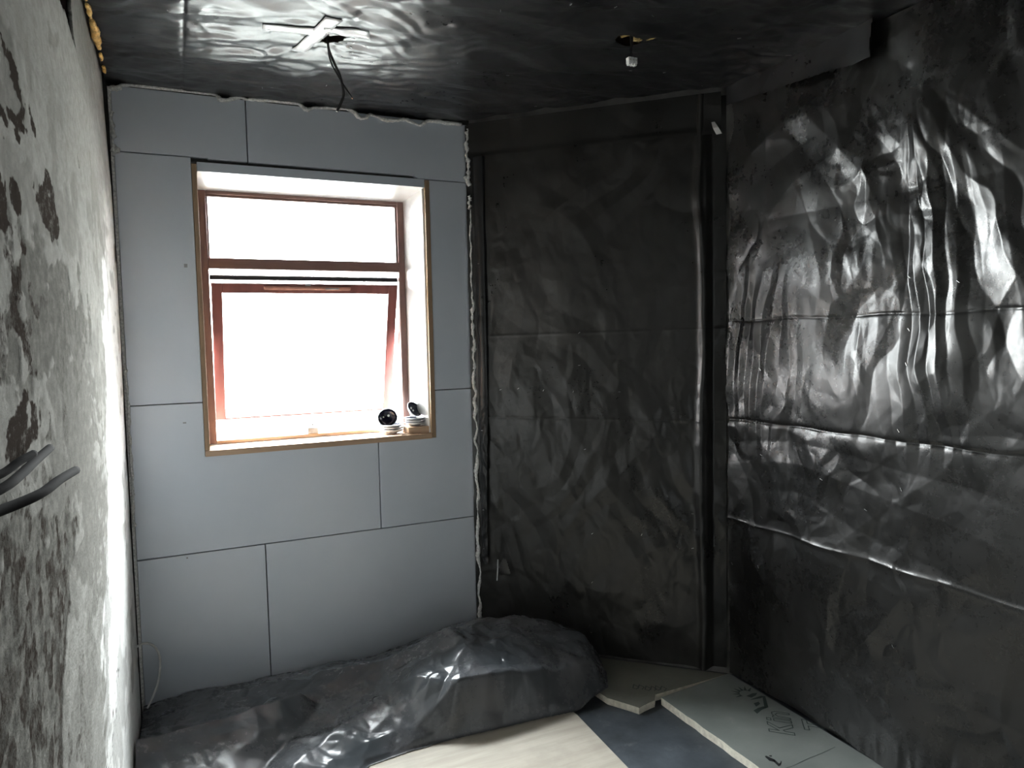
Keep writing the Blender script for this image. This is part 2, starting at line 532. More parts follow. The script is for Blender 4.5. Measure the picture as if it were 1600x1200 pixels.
# window wall: block wall with the opening
OX0, OX1, OZ0, OZ1 = 0.088, 1.050, 0.996, 2.150
bm = bmesh.new()
for b in ((-0.45, OX0, 0, H + .07), (OX1, 1.42, 0, H + .07), (OX0, OX1, 0, OZ0), (OX0, OX1, OZ1, H + .07)):
    add_box(bm, b[0], b[1], YB + 0.028, 3.30, b[2], b[3])
wall_back = struct(link('wall_back', bm_mesh('wall_back', bm), M['dark_gap']))
g = 0.0018
def panel(poly, y0=YB):
    return prism('panel', poly, y0, YB + 0.026, M['panel'], wall_back, bev=0.0012, axis='y')
PL, PR = -0.170, 1.236
def R(x0, x1, z0, z1, y0=YB): return panel([(x0, z0), (x1, z0), (x1, z1), (x0, z1)], y0)
R(PL, 0.299 - g, 0.0, 0.614 - g); R(0.299 + g, PR, 0.0, 0.614 - g, YB + .001)
panel([(PL, 0.614 + g), (0.785 - g, 0.614 + g), (0.785 - g, OZ0), (OX0, OZ0), (OX0, 1.211 - g), (PL, 1.211 - g)], YB + .001)
panel([(0.785 + g, 0.614 + g), (PR, 0.614 + g), (PR, 1.211 - g), (OX1, 1.211 - g), (OX1, OZ0), (0.785 + g, OZ0)])
R(PL, OX0, 1.211 + g, 2.160 - g); R(OX1, PR, 1.211 + g, 2.143 - g, YB + .0015)
panel([(PL, 2.160 + g), (OX0 + .06, 2.160 + g), (OX0 + 0.062, 2.158), (0.296 - g, 2.158), (0.296 - g, 2.398), (PL, 2.398)])
panel([(0.296 + g, 2.158), (0.98, 2.156), (1.0, 2.143 + g), (PR, 2.143 + g), (PR, 2.398), (0.296 + g, 2.398)], YB + .001)
# filler strip in the left-hand gap
box('gap_filler', (XL + 0.0005, PL - 0.0015, YB + 0.002, YB + 0.027, 0.0, 2.39), M['foam'], wall_back)
# scuff marks on the panels
for (sx, sz, w, h_) in ((0.052, 1.744, .012, .014), (0.020, 1.135, .012, .005), (0.005, 0.60, .006, .006)):
    b_ = box('scuff', (sx - w / 2, sx + w / 2, YB - 0.0006, YB + .001, sz - h_ / 2, sz + h_ / 2), M['metal_grey'], wall_back)

# expanding-foam beads along the panel edges
wavy = [(-0.181, 2.383), (-0.145, 2.388), (-0.123, 2.402), (0.0, 2.404), (0.1725, 2.403), (0.195, 2.397), (0.206, 2.386), (0.235, 2.39), (0.277, 2.404),
        (0.301, 2.398), (0.337, 2.403), (0.485, 2.406), (0.52, 2.392), (0.535, 2.384), (0.56, 2.398), (0.587, 2.401), (0.692, 2.402), (0.728, 2.395), (0.745, 2.376),
        (0.772, 2.375), (0.794, 2.393), (0.827, 2.387), (0.86, 2.381), (0.911, 2.386), (0.946, 2.390), (0.98, 2.380), (1.012, 2.373), (1.03, 2.385), (1.056, 2.398), (1.12, 2.397), (1.207, 2.394)]
rr = random.Random(4)
tube('foam_bead', [(x, YB - 0.006 - 0.005 * rr.random(), z + .006 * (rr.random() - .5) * (x > .5)) for x, z in wavy],
     lambda t: 0.0070 + 0.0026 * math.sin(t * 57) * math.sin(t * 23 + 1), M['foam'], wall_back, seg=8, sub=5, jitter=0.28, seed=3)
def vbead(x, z0, z1, r, seed, n=40, wob=.006, y=YB - .003):
    q = random.Random(seed)
    tube('foam_bead', [(x + wob * (q.random() - .5) * 2, y - .004 * q.random(), z0 + (z1 - z0) * i / n) for i in range(n + 1)],
         lambda t: r * (0.75 + 0.45 * math.sin(t * 40 + seed) * math.sin(t * 17)), M['foam'], wall_back, seg=8, sub=4, jitter=.3, seed=seed)
vbead(1.234, 0.06, 1.30, .0085, 11, 34, .006, YB - .022)
vbead(1.235, 1.30, 1.62, .0085, 12, 12, .006, YB - .022)
vbead(1.231, 1.62, 2.02, .0045, 13, 12, .003, YB - .022)
vbead(1.229, 2.02, 2.08, .008, 14, 4, .006, YB - .022)
vbead(1.223, 2.13, 2.36, .0095, 15, 9, .006, YB - .022)
tube('foam_bead', [(1.214, YB - .018, 2.165), (1.226, YB - .022, 2.14), (1.234, YB - .022, 2.125)], .010, M['foam'], wall_back, jitter=.2)
tube('foam_bead', [(1.228, YB - .024, 2.366), (1.240, YB - .030, 2.372), (1.252, YB - .036, 2.367)], .009, M['foam'], wall_back, jitter=.25)
vbead(-0.171, 2.14, 2.30, .008, 21, 6, .004)
tube('foam_bead', [(-0.177, YB - .006, 2.165), (-0.163, YB - .008, 2.158), (-0.157, YB - .006, 2.17)], .010, M['foam'], wall_back, jitter=.3)
vbead(-0.172, 0.75, 1.35, .006, 22, 16, .003)

# ------------------------------------------------------------------ window
WY = 3.23                       # inner face of the frame
win = struct(empty('window_1', (0, 0, 0)))
FX0, FX1, FZ0, FZ1 = 0.108, 0.975, 1.022, 2.068
def wbox(name, b, mat, bev=0.003, parent=win): return box(name, b, mat, parent, bev)
wbox('jamb', (FX0, FX0 + 0.033, WY, WY + 0.06, FZ0, FZ1), M['frame_v'])
wbox('jamb', (FX1 - 0.030, FX1, WY, WY + 0.06, FZ0, FZ1), M['frame_v'])
wbox('head_rail', (FX0 + 0.033, FX1 - 0.030, WY, WY + 0.06, FZ1 - 0.014, FZ1), M['frame_h'])
wbox('glazing_bead', (FX0 + 0.033, FX1 - 0.030, WY + 0.010, WY + 0.045, FZ1 - 0.024, FZ1 - 0.0145), M['frame_h'], .002)
wbox('transom', (FX0 + 0.033, FX1 - 0.030, WY - 0.004, WY + 0.06, 1.749, 1.794), M['frame_h'])
wbox('bottom_rail', (FX0 + 0.033, FX1 - 0.030, WY, WY + 0.06, FZ0, FZ0 + 0.014), M['sill'])  # pale instead of brown: window glare put into its colour
wbox('glazing_bead', (FX0 + 0.033, FX0 + .041, WY + 0.012, WY + 0.045, 1.7945, FZ1 - .025), M['frame_v'], .002)
wbox('glazing_bead', (FX1 - 0.038, FX1 - .030, WY + 0.012, WY + 0.045, 1.7945, FZ1 - .025), M['frame_v'], .002)
wbox('glass_pane', (FX0 + 0.0335, FX1 - 0.0305, WY + 0.026, WY + 0.032, 1.7945, FZ1 - .0145), M['glass'], 0)
wbox('weather_seal', (FX0 + 0.035, FX1 - 0.032, WY + 0.024, WY + 0.046, 1.707, 1.723), M['seal'], 0.001)
wbox('weather_seal', (FX0 + 0.035, FX1 - 0.032, WY + 0.020, WY + 0.040, 1.7235, 1.727), M['white_plastic'], 0.001)
# linings of the reveal, splayed towards the frame
wbox('lining_board', (OX0 + 0.001, FX0 - .001, YB - 0.003, WY + 0.06, OZ0 + 0.024, 2.135), M['lining'], .0015)
wbox('lining_board', (1.028, OX1 - 0.001, YB - 0.003, YB + 0.014, OZ0 + 0.002, 2.140), M['lining'], .0015)
prism('lining_board', [(1.020, YB + .0145), (OX1 - .001, YB + .0145), (OX1 - .001, WY + .06), (FX1 + .0005, WY + .06), (FX1 + .0005, WY)], OZ0 + .024, 2.106, M['reveal'], win, .0008)
bm = bmesh.new()
_so = [(YB + .001, 2.108), (WY, FZ1 + .0015), (WY + .06, FZ1 + .0015), (WY + .06, 2.143), (YB + .001, 2.143)]
_l = [bm.verts.new((FX0 + .001, a, b)) for a, b in _so]; _r_ = [bm.verts.new((1.0265, a, b)) for a, b in _so]
bm.faces.new(_l); bm.faces.new(_r_)
for i in range(5):
    bm.faces.new((_l[i], _l[(i + 1) % 5], _r_[(i + 1) % 5], _r_[i]))
link('soffit_board', bm_mesh('soffit_board', bm), M['reveal'], win)
wbox('soffit_face', (FX0 + .001, 1.0265, YB - 0.002, YB + .0005, 2.108, 2.143), M['panel'], 0)
wbox('sill_board', (OX0 + 0.001, OX1 - 0.02, YB - 0.006, WY + 0.06, OZ0 - 0.001, OZ0 + 0.023), M['sill'], .002)
# top-hung sash, pushed out at the bottom
SW0, SW1, SHH = 0.147, 0.939, 0.612
sash = empty('sash', (0, WY + 0.004, 1.690), (math.radians(16.5), 0, 0))
sash.parent = win
def sbox(name, b, mat, bev=0.003): return box(name, b, mat, sash, bev)
sbox('sash_stile', (SW0, SW0 + 0.042, 0, 0.045, -SHH, 0), M['sash'])
sbox('sash_stile', (SW1 - 0.042, SW1, 0, 0.045, -SHH, 0), M['sash'])
sbox('sash_rail', (SW0 + .042, SW1 - .042, 0, 0.045, -0.042, 0), M['sash'])
sbox('sash_rail', (SW0 + .042, SW1 - .042, 0, 0.045, -SHH + .0065, -SHH + 0.030), M['reveal'])  # bottom rail whitened: daylight glare put into its colour
sbox('rail_lower_edge', (SW0 + .042, SW1 - .042, 0, 0.045, -SHH, -SHH + 0.006), M['sash'], .001)  # added brown strip, the rail's lower edge left out of the painted glare
sbox('glass_pane', (SW0 + .0425, SW1 - .0425, 0.020, 0.026, -SHH + 0.0305, -0.0425), M['glass'], 0)
sbox('vent_cover', (0.353, 0.722, -0.008, -0.0005, -0.026, -0.008), M['vent'], .006)
sbox('vent_slider', (0.61, 0.67, -0.013, -0.0085, -0.021, -0.013), M['metal_grey'], .002)
sbox('stay_pin', (0.525, 0.548, -0.008, -0.0005, -.006, 0.002), M['metal_grey'], .001)
# casement stay: plate on the bottom rail and an arm out to the sash
wbox('stay_plate', (0.512, 0.558, WY + 0.004, WY + .020, FZ0 + 0.0142, FZ0 + 0.040), M['metal_grey'], .002)
tube('stay_arm', [(0.535, WY + 0.01, FZ0 + .052), (0.53, WY + 0.09, FZ0 + .058), (0.52, WY + 0.165, FZ0 + .064)], .005, M['metal_grey'], win, sub=3)

# ------------------------------------------------------------------ left wall
ys = np.concatenate([np.linspace(YF, 0.75, 24)[:-1], np.linspace(0.75, YB + 0.004, 520)])
zs = np.linspace(0.0, H + 0.07, 520)
def wob(y, z, seed, f=1.0):
    return (fbm(y * 13 * f, z * 26 * f, seed, 6) - 0.5) * 2.0
def blob(y, z, cy, cz, ry, rz, seed, amp=0.9, f=1.0):
    d = 1 - np.sqrt(((y - cy) / ry) ** 2 + ((z - cz) / rz) ** 2)
    return sst(0.0, 0.16, d + amp * wob(y, z, seed, f))
def capsule(y, z, pts, r, seed, amp=.03):
    d = np.full(y.shape, 9.0)
    for a, b in zip(pts[:-1], pts[1:]):
        ax, ay = a; bx, by = b
        t = np.clip(((y - ax) * (bx - ax) + (z - ay) * (by - ay)) / ((bx - ax) ** 2 + (by - ay) ** 2), 0, 1)
        d = np.minimum(d, np.hypot(0.6 * (y - ax - t * (bx - ax)), z - ay - t * (by - ay)))
    return sst(r, r * .5, d + amp * wob(y, z, seed, 1.6))
LOW_Z = np.array([0.0, 0.60, 0.813, 0.89, 0.965, 1.037, 1.078, 1.15, 1.25, 3.0])
LOW_Y = np.array([0.85, 1.05, 1.232, 1.28, 1.35, 1.467, 1.533, 1.50, 1.45, 1.40])
def low_mask(y, z):
    e = np.interp(z, LOW_Z, LOW_Y)
    return sst(-0.012, 0.012, e - y + 0.10 * wob(y, z, 55)) * sst(1.27, 1.20, z + 0.16 * wob(y, z, 56) + .05 * (y - 1.2))
def lw_stain(y, z):
    s = 0.45 * sst(0.52, 0.64, fbm(y * 7, z * 9, 51, 5)) * sst(2.1, 1.8, z)
    s = np.maximum(s, 0.80 * blob(y, z, 1.50, 1.49, 0.48, 0.125, 52))
    s = np.maximum(s, 0.62 * blob(y, z, 1.65, 1.30, 0.42, 0.20, 53) * (1 - .8 * capsule(y, z, [(1.33, 1.345), (1.40, 1.295), (1.48, 1.24)], .022, 91)))
    s = np.maximum(s, 0.62 * blob(y, z, 1.80, 1.10, 0.34, 0.22, 54))
    s = np.maximum(s, 1.0 * low_mask(y, z))
    s = np.maximum(s, 0.45 * capsule(y, z, [(1.70, 1.05), (1.62, .85), (1.52, .62), (1.45, .4)], .045, 57))
    s = np.maximum(s, 0.50 * capsule(y, z, [(2.25, 1.25), (2.15, 1.05), (2.0, .83), (1.9, .6)], .03, 58))
    s = np.maximum(s, 0.45 * blob(y, z, 1.72, 1.70, 0.14, 0.05, 59))
    s = np.maximum(s, 0.40 * capsule(y, z, [(2.25, 1.95), (2.3, 1.75), (2.28, 1.62)], .02, 60))
    s = np.maximum(s, 0.45 * capsule(y, z, [(1.60, 2.02), (1.72, 2.05)], .02, 92))
    ring = capsule(y, z, [(1.09, 1.86), (1.17, 1.83), (1.20, 1.79), (1.12, 1.77)], .05, 93)
    return np.maximum(s, .6 * ring)
def lw_dark(y, z):
    d = 0.50 * sst(0.60, 0.68, fbm(y * 12, z * 16, 61, 5)) * sst(1.9, 1.3, y) * sst(1.95, 1.6, z)
    d = np.maximum(d, 0.72 * blob(y, z, 1.47, 1.680, 0.12, 0.055, 62))
    d = np.maximum(d, 0.85 * capsule(y, z, [(1.12, 1.847), (1.188, 1.835), (1.221, 1.803), (1.25, 1.784), (1.215, 1.755), (1.13, 1.735), (1.09, 1.747)], .017, 63))
    d = np.maximum(d, 0.70 * capsule(y, z, [(1.31, 1.80), (1.34, 1.775)], .014, 64))
    d = np.maximum(d, 0.85 * blob(y, z, 1.04, 1.62, 0.07, 0.045, 65))
    d = np.maximum(d, 0.80 * blob(y, z, 1.155, 1.637, 0.035, 0.022, 69))
    d = np.maximum(d, 0.70 * capsule(y, z, [(1.20, 1.575), (1.12, 1.53), (1.10, 1.50), (1.17, 1.44), (1.22, 1.39)], .018, 66))
    d = np.maximum(d, 0.75 * blob(y, z, 1.10, 1.345, 0.11, 0.045, 68))
    d = np.maximum(d, 0.60 * sst(0.46, 0.58, fbm(y * 26, z * 34, 67, 5)) * low_mask(y, z))
    d = np.maximum(d, 0.55 * low_mask(y, z) * sst(.06, .0, np.interp(z, LOW_Z, LOW_Y) - y))
    d = np.maximum(d, 0.60 * sst(.60, .68, fbm(y * 40, z * 110, 70, 3)) * capsule(y, z, [(2.2, .55), (2.05, .50), (1.85, .48)], .06, 58))
    d = np.maximum(d, 0.5 * capsule(y, z, [(1.90, 1.93), (1.96, 1.86)], .006, 94, .008))
    return d
AG_Z = np.array([0.0, .50, .77, .875, 1.015, 1.18, 1.335, 1.515, 1.72, 1.876, 2.1, 2.5])  # edge of the window's bright strip, painted in along with greyed plaster
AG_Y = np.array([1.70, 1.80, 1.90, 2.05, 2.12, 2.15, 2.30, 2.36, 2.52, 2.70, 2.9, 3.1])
def lw_aged_falloff(y, z):
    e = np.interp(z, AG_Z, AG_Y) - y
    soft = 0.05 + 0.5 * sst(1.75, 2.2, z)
    return sst(-soft, soft, e + 0.16 * wob(y, z, 75) + .2 * (fbm(y * 4, z * 5, 79, 3) - .5)) * sst(.55, .85, y)  # kept pale behind the camera to bounce light
def lw_hole(y, z):
    yy = y + 0.03 * (fbm(y * 30, z * 60, 95, 3) - .5); zz = z + 0.012 * (fbm(y * 30, z * 60, 97, 3) - .5)
    return in_poly(yy, zz, [(1.74, 2.150), (1.80, 2.168), (1.93, 2.186), (2.08, 2.176), (2.10, 2.19), (2.075, 2.215), (2.10, 2.31), (2.02, 2.30)]).astype(float)
def lw_h(y, z):
    s = lw_stain(y, z)
    h = 0.006 * (fbm(y * 3, z * 2, 71, 3) - 0.5) - 0.0022 * s + 0.0016 * (fbm(y * 40, z * 20, 72, 4) - 0.5) * (0.4 + s)
    h = h - 0.012 * sst(1.90, H, z) * sst(1.3, 2.3, y)          # the top leans back a little
    h = h - 0.006 * sst(YB - .05, YB, y)
    return h - 0.008 * lw_hole(y, z)
wall_left, lw_at = grid_sheet('wall_left', (XL, 0, 0), (0, 1, 0), (0, 0, 1), (1, 0, 0), ys, zs, lw_h, M['plaster'],
                              attrs={'aged_light_falloff': lw_aged_falloff, 'stain': lw_stain, 'dark': lw_dark, 'hole': lw_hole})
struct(wall_left)
box('block_backing', (XL - 0.25, XL - 0.04, YF, 3.46, 0, H + .07), M['brick'], wall_left)
q = random.Random(8)
for (ya, yb, r) in ((2.16, 2.34, .008), (2.36, 2.46, .007), (2.48, 2.70, .012), (2.74, 2.80, .006), (2.86, 2.93, .006)):
    tube('foam_bead', [(XL + 0.004 + .004 * q.random(), ya + (yb - ya) * i / 6, H - 0.016 + .005 * q.random()) for i in range(7)],
         lambda t, r=r: r * (0.55 + 0.45 * math.sin(math.pi * min(1, t * 1.1))), M['foam_y'], wall_left, jitter=.3, seed=int(ya * 100))

# ------------------------------------------------------------------ polythene on the ceiling
hole1 = [(0.468, 2.430), (0.466, 2.440), (0.478, 2.370), (0.522, 2.331), (0.540, 2.341), (0.524, 2.405), (0.498, 2.433)]
hole2 = [(1.332, 2.017), (1.331, 1.996), (1.359, 1.969), (1.412, 1.979), (1.422, 2.007), (1.417, 2.054), (1.405, 2.064)]
def ceil_h(x, y):
    d1 = np.hypot(x - .50, y - 2.38); d2 = np.hypot(x - 1.38, y - 2.01)
    a = np.arctan2(y - 2.38, x - .50)
    h = 0.011 * crumple(x, y, 3.0, 201, 6, angles=[1.35, 1.75, 1.5], spread=0.7)
    h = h + 0.0030 * crumple(x, y, 7.0, 205, 6, angles=[1.5, 1.2, 1.9, 0.4], spread=0.9)
    h = h + 0.0060 * facet(x * .55, y, 5.5, 206, .5) + 0.0034 * facet(x * .5, y, 13, 207, .5)
    h = h + 0.0030 * crumple(x, y, 11.0, 209, 7, angles=[1.5, 1.3, 1.75, 1.0], spread=0.5)
    h = h + 0.004 * np.exp(-d1 / 0.16) * (tri(a * 1.1 + .3 * fbm(x * 8, y * 8, 215, 2)) - .5)
    h = h + 0.010 * np.exp(-d2 / 0.10)
    h = h - 0.0035 * np.exp(-np.abs(x - 0.068) / 0.004) * (y > 2.0)      # sheet fold line
    h = h + 0.05 * sst(2.985, 3.07, y) * sst(0.8, 1.2, 4.289 - 1.7 - y + 1) * -1   # tucked up behind the panels
    e = 4.289 - x - y                                                     # distance measure to the diagonal wall
    h = h - 0.03 * sst(0.05, 0.0, e)
    return h
def ceil_keep(x, y):
    return (~in_poly(x, y, hole1)) & (~in_poly(x, y, hole2)) & (x + y < 4.30)
ceil_sheet, ceil_at = grid_sheet('ceiling_sheet', (0, 0, H), (1, 0, 0), (0, 1, 0), (0, 0, -1),
                                 np.linspace(XL - .004, XR + .03, 470),
                                 np.concatenate([np.linspace(YF, 1.2, 120)[:-1], np.linspace(1.2, YB + .012, 420)]), ceil_h, M['poly_ceil'], keep=ceil_keep)
tag(ceil_sheet, 'glossy black polythene sheet stapled across the whole ceiling', 'plastic sheet')
def quad_strip(name, quad, z, mat, parent, n=10, seed=1, amp=.0015):
    """thin strip lying just under the ceiling sheet"""
    a, b, c_, d = [Vector((p[0], p[1], 0)) for p in quad]
    V, F = [], []
    m = 4
    for i in range(n + 1):
        for j in range(m + 1):
            s, t = i / n, j / m
            p = (a * (1 - s) + d * s) * (1 - t) + (b * (1 - s) + c_ * s) * t
            pz = ceil_at(p.x, p.y).z
            V.append((p.x, p.y, pz - 0.0035))
    for i in range(n):
        for j in range(m):
            F.append((i * (m + 1) + j, i * (m + 1) + j + 1, (i + 1) * (m + 1) + j + 1, (i + 1) * (m + 1) + j))
    o = link(name, mesh(name, V, F, True), mat, parent)
    sm = o.modifiers.new('thickness', 'SOLIDIFY'); sm.thickness = 0.0008
    return o
quad_strip('tape_strip', [(0.393, 2.515), (0.436, 2.527), (0.505, 2.236), (0.452, 2.229)], 0, M['tape'], ceil_sheet, 14)
quad_strip('tape_strip', [(0.284, 2.338), (0.288, 2.380), (0.470, 2.352), (0.466, 2.312)], 0, M['tape'], ceil_sheet, 12)
quad_strip('tape_strip', [(0.46, 2.300), (0.462, 2.330), (0.609, 2.327), (0.597, 2.285)], 0, M['tape'], ceil_sheet, 10)
# torn edge of the sheet hanging at the second hole, with wool showing
tube('insulation_wool', [(1.372, 2.02, H + .028), (1.385, 2.0, H + .012), (1.41, 2.01, H + .018)], lambda t: .016 + .006 * math.sin(t * 9), M['mineral'], ceil_sheet, jitter=.4, sub=5)
tube('insulation_wool', [(1.405, 2.02, H + .010), (1.425, 2.0, H - .004), (1.455, 1.955, H - .006)], lambda t: .007 * (1.1 - t) + .001, M['mineral'], ceil_sheet, jitter=.4, sub=5)

staple_me = None
def staple(p, along, nrm, parent, size=0.011):
    global staple_me
    if staple_me is None:
        bm = bmesh.new()
        add_box(bm, -.5, .5, -.06, .06, -.05, .09)
        add_box(bm, -.5, -.40, -.06, .06, -.35, -.05)
        add_box(bm, .40, .5, -.06, .06, -.35, -.05)
        staple_me = bm_mesh('staple', bm)
        staple_me.materials.append(M['staple'])
    o = bpy.data.objects.new('staple', staple_me)
    COL.objects.link(o)
    o.parent = parent
    n_ = Vector(nrm).normalized(); a = Vector(along).normalized(); b = n_.cross(a)
    o.matrix_local = Matrix(((a.x * size, b.x * size, n_.x * size, p.x), (a.y * size, b.y * size, n_.y * size, p.y),
                             (a.z * size, b.z * size, n_.z * size, p.z), (0, 0, 0, 1)))
for i, (x, y) in enumerate([(0.451, 2.737), (0.564, 2.815), (0.560, 2.347), (0.574, 2.396), (0.571, 2.431), (0.582, 2.473), (0.559, 2.507), (0.660, 2.515),
             (0.764, 2.480), (0.924, 2.467), (0.937, 2.404), (1.156, 2.463), (1.083, 1.867), (1.126, 1.846), (1.229, 1.856), (1.364, 1.857),
             (1.688, 2.23), (1.903, 2.277), (1.717, 1.871), (1.222, 2.902), (1.422, 2.759), (0.912, 1.983), (1.551, 2.25), (0.346, 2.931), (0.378, 2.911)]):
    an = i * 1.7
    staple(ceil_at(x, y) + Vector((0, 0, -.001)), (math.cos(an), math.sin(an), 0), (0, 0, -1), ceil_sheet)

# ------------------------------------------------------------------ polythene on the right wall
ZT = H - 0.003
def right_h(y, z):
    calm = 0.35 + 0.9 * sst(0.35, 0.6, vn(y * 3.1 + 2, z * 2.3, 303))
    h = 0.0070 * crumple(y, z, 2.6, 301, 6)
    h = h + 0.0150 * facet(y, z * .8, 4.2, 306, .5)
    h = h + 0.0095 * facet(y, z * .7, 10.0, 307, .5) * calm
    h = h + 0.0016 * facet(y, z * .8, 20.0, 308, .5) * calm
    # bellies between the horizontal fold lines
    zf = [0.0, 0.685, 1.095, 1.490, 1.86, 2.41]
    for a, b, m in zip(zf[:-1], zf[1:], (0.004, -.003, 0.010, 0.006, 0.004)):
        t = np.clip((z - a) / (b - a), 0, 1)
        h = h + m * np.sin(math.pi * t) * (z >= a) * (z < b)
    h = h - 0.0035 * np.exp(-np.abs(z - 1.490 - .004 * np.sin(y * 17)) / 0.004) * (0.3 + vn(y * 7, y * 0, 311))
    h = h - 0.005 * np.exp(-np.abs(z - 1.095 - .002 * np.sin(y * 24)) / 0.006)
    h = h + 0.004 * np.exp(-np.abs(z - 0.685 - .003 * np.sin(y * 20)) / 0.007)
    # upright folds hanging from the staple rows
    for cy, wdt, z0, z1, seed, am in ((2.09, .20, 0.95, 1.62, 321, .007), (1.42, .14, 0.98, 1.95, 325, .010)):
        w = np.exp(-((y - cy) / wdt) ** 2) * sst(z0, z0 + .12, z) * sst(z1 + .1, z1 - .1, z)
        t = y * 13 + 2.6 * fbm(y * 3, z * 2.0, seed, 3) + 0.9 * (z - 1.3) * np.sign(cy - 1.7)
        h = h + am * w * (tri(t) - 0.5) * (0.3 + 1.0 * vn(y * 9, z * 2, seed + 5))
    # pleats fanning down from the pinched point under the ceiling
    dy = 1.488 - y; dz = 2.214 - z
    r = np.hypot(dy, dz); th = np.arctan2(dy, dz)
    w = sst(0.02, 0.22, r) * sst(1.35, 0.85, r) * sst(-0.35, -0.05, th) * sst(1.05, 0.35, th)
    t = th * 3.0 + 1.3 * fbm(th * 3 + 5, r * 3, 331, 3)
    h = h + 0.0115 * w * (tri(t) - 0.5) * np.minimum(1, r / .5)
    h = h - 0.004 * np.exp(-(r / 0.03) ** 2)
    # ruffled loose edge at the inner corner
    e = 2.272 - y
    h = h + 0.016 * np.exp(-e / 0.03) * (0.4 + fbm(y * 3, z * 9, 341, 3))
    # spread at the foot
    h = h + 0.045 * sst(0.30, 0.0, z) * sst(1.9, 1.3, y) * (0.6 + 0.8 * fbm(y * 9, z * 2, 345, 3))
    return h
def right_keep(y, z):
    return y < 2.268 - 0.010 * vn(z * 11, z * 0 + 3, 350) - 0.02 * sst(2.13, 2.25, z)
right_sheet, right_at = grid_sheet('wall_sheet', (XR, 0, 0), (0, 1, 0), (0, 0, 1), (-1, 0, 0),
                                   np.concatenate([np.linspace(YF, 0.8, 90)[:-1], np.linspace(0.8, 2.272, 520)]), np.linspace(0.033, ZT, 720), right_h, M['poly_right'], keep=right_keep)
tag(right_sheet, 'creased black polythene sheet covering the right wall, pleated below the ceiling', 'plastic sheet')
for i, (y, z) in enumerate([(2.109, 1.565), (2.095, 1.428), (2.095, 1.300), (2.262, 1.52), (2.09, .969), (2.093, .725), (1.508, 1.128), (1.502, .943), (1.633, .850),
             (1.488, 1.601), (1.485, 1.441), (1.483, 1.336), (1.484, 1.884), (1.329, 1.575), (2.249, .499), (2.099, .528), (1.807, .923), (1.758, .374), (1.523, .432)]):
    an = 0.4 + (i % 4) * .25
    staple(right_at(y, z) + Vector((-.0015, 0, 0)), (0, math.cos(an), math.sin(an)), (-1, 0, 0), right_sheet)
# ceiling sheet's turned-down hem over the top of the right wall
def hem_h(y, z):
    return 0.024 + 0.003 * crumple(y, z, 5, 361, 5) + 0.010 * sst(1.70, 1.61, y) + 0.006 * sst(2.34, 2.30, z) * vn(y * 14, z, 365)
def hem_keep(y, z):
    return (z > 2.285 + 0.075 * (y - 1.6) + 0.008 * vn(y * 12, y * 0, 367)) & (y > 1.598 + .012 * vn(z * 30, z * 0, 369))
hem, _ = grid_sheet('overlap_strip', (XR, 0, 0), (0, 1, 0), (0, 0, 1), (-1, 0, 0), np.linspace(1.58, 2.262, 150), np.linspace(2.27, H + .004, 50), hem_h, M['poly_ceil'], keep=hem_keep)
tag(hem, 'turned-down black polythene strip along the top of the right wall under the ceiling', 'plastic strip')

# ------------------------------------------------------------------ polythene on the diagonal wall
def diag_h(s, z):
    h = 0.0045 * crumple(s, z, 4.0, 401, 6, angles=[0.3, 0.6, 2.6], spread=0.8) + 0.0055 * facet(s, z * .7, 7, 406, .6) + 0.0028 * facet(s, z * .7, 19, 407, .6)
    h = h + 0.0042 * sst(1.35, 1.15, z) * crumple(s, z, 5.0, 411, 5, angles=[0.15, -0.5, 0.5], spread=.5)
    h = h + 0.002 * np.exp(-np.abs(z - (1.447 + .012 * s)) / .005) + 0.0025 * np.exp(-np.abs(z - 1.080) / .005)
    # rolled fold, then the recess before the right wall
    c_ = 1.040 + 0.008 * np.sin(z * 5.3) + 0.010 * (vn(z * 6, z * 0, 421) - .5)
    h = h + 0.026 * np.exp(-((s - c_) / 0.017) ** 2) * (0.45 + 0.55 * vn(z * 3, z * 0 + 2, 423))
    h = h - 0.035 * sst(1.055, 1.085, s)
    return h
sock = [(0.150, 0.432), (0.166, 0.425), (0.184, 0.355), (0.135, 0.348), (0.128, 0.39)]
DO = (XC, YB, 0)
diag_sheet, diag_at = grid_sheet('wall_sheet', DO, tuple(BD), (0, 0, 1), tuple(BN), np.linspace(0.012, 1.135, 330), np.linspace(0.033, H - .012, 600), diag_h, M['poly_diag'],
                                 keep=lambda s, z: ~in_poly(s, z, sock))
tag(diag_sheet, 'flat black polythene sheet on the diagonal corner wall right of the window', 'plastic sheet')
for i, (s, z) in enumerate([(0.523, 1.314), (0.156, 1.206), (0.242, 1.212), (0.358, 1.204), (0.495, 1.199), (0.698, 1.2), (0.543, .947), (0.57, .574), (0.567, .356),
             (0.786, .584), (1.0, .69), (1.0, .544), (0.525, 1.455)]):
    an = (i % 5) * .3
    p_ = diag_at(s, z) + BN * .001
    staple(p_, BD * math.cos(an) + Vector((0, 0, math.sin(an))), BN, diag_sheet, .009)
def top_h(s, z): return 0.014 + 0.004 * crumple(s, z, 5, 431, 5) + 0.004 * sst(2.27, 2.245, z)
top_strip, _ = grid_sheet('overlap_strip', DO, tuple(BD), (0, 0, 1), tuple(BN), np.linspace(0.034, 1.118, 200), np.linspace(2.225, H - .010, 44), top_h, M['poly_diag'],
                          keep=lambda s, z: z > 2.250 - 0.018 * s + .003 * vn(s * 9, s * 0, 433))
tag(top_strip, 'smooth black polythene band across the top of the diagonal corner wall', 'plastic strip')
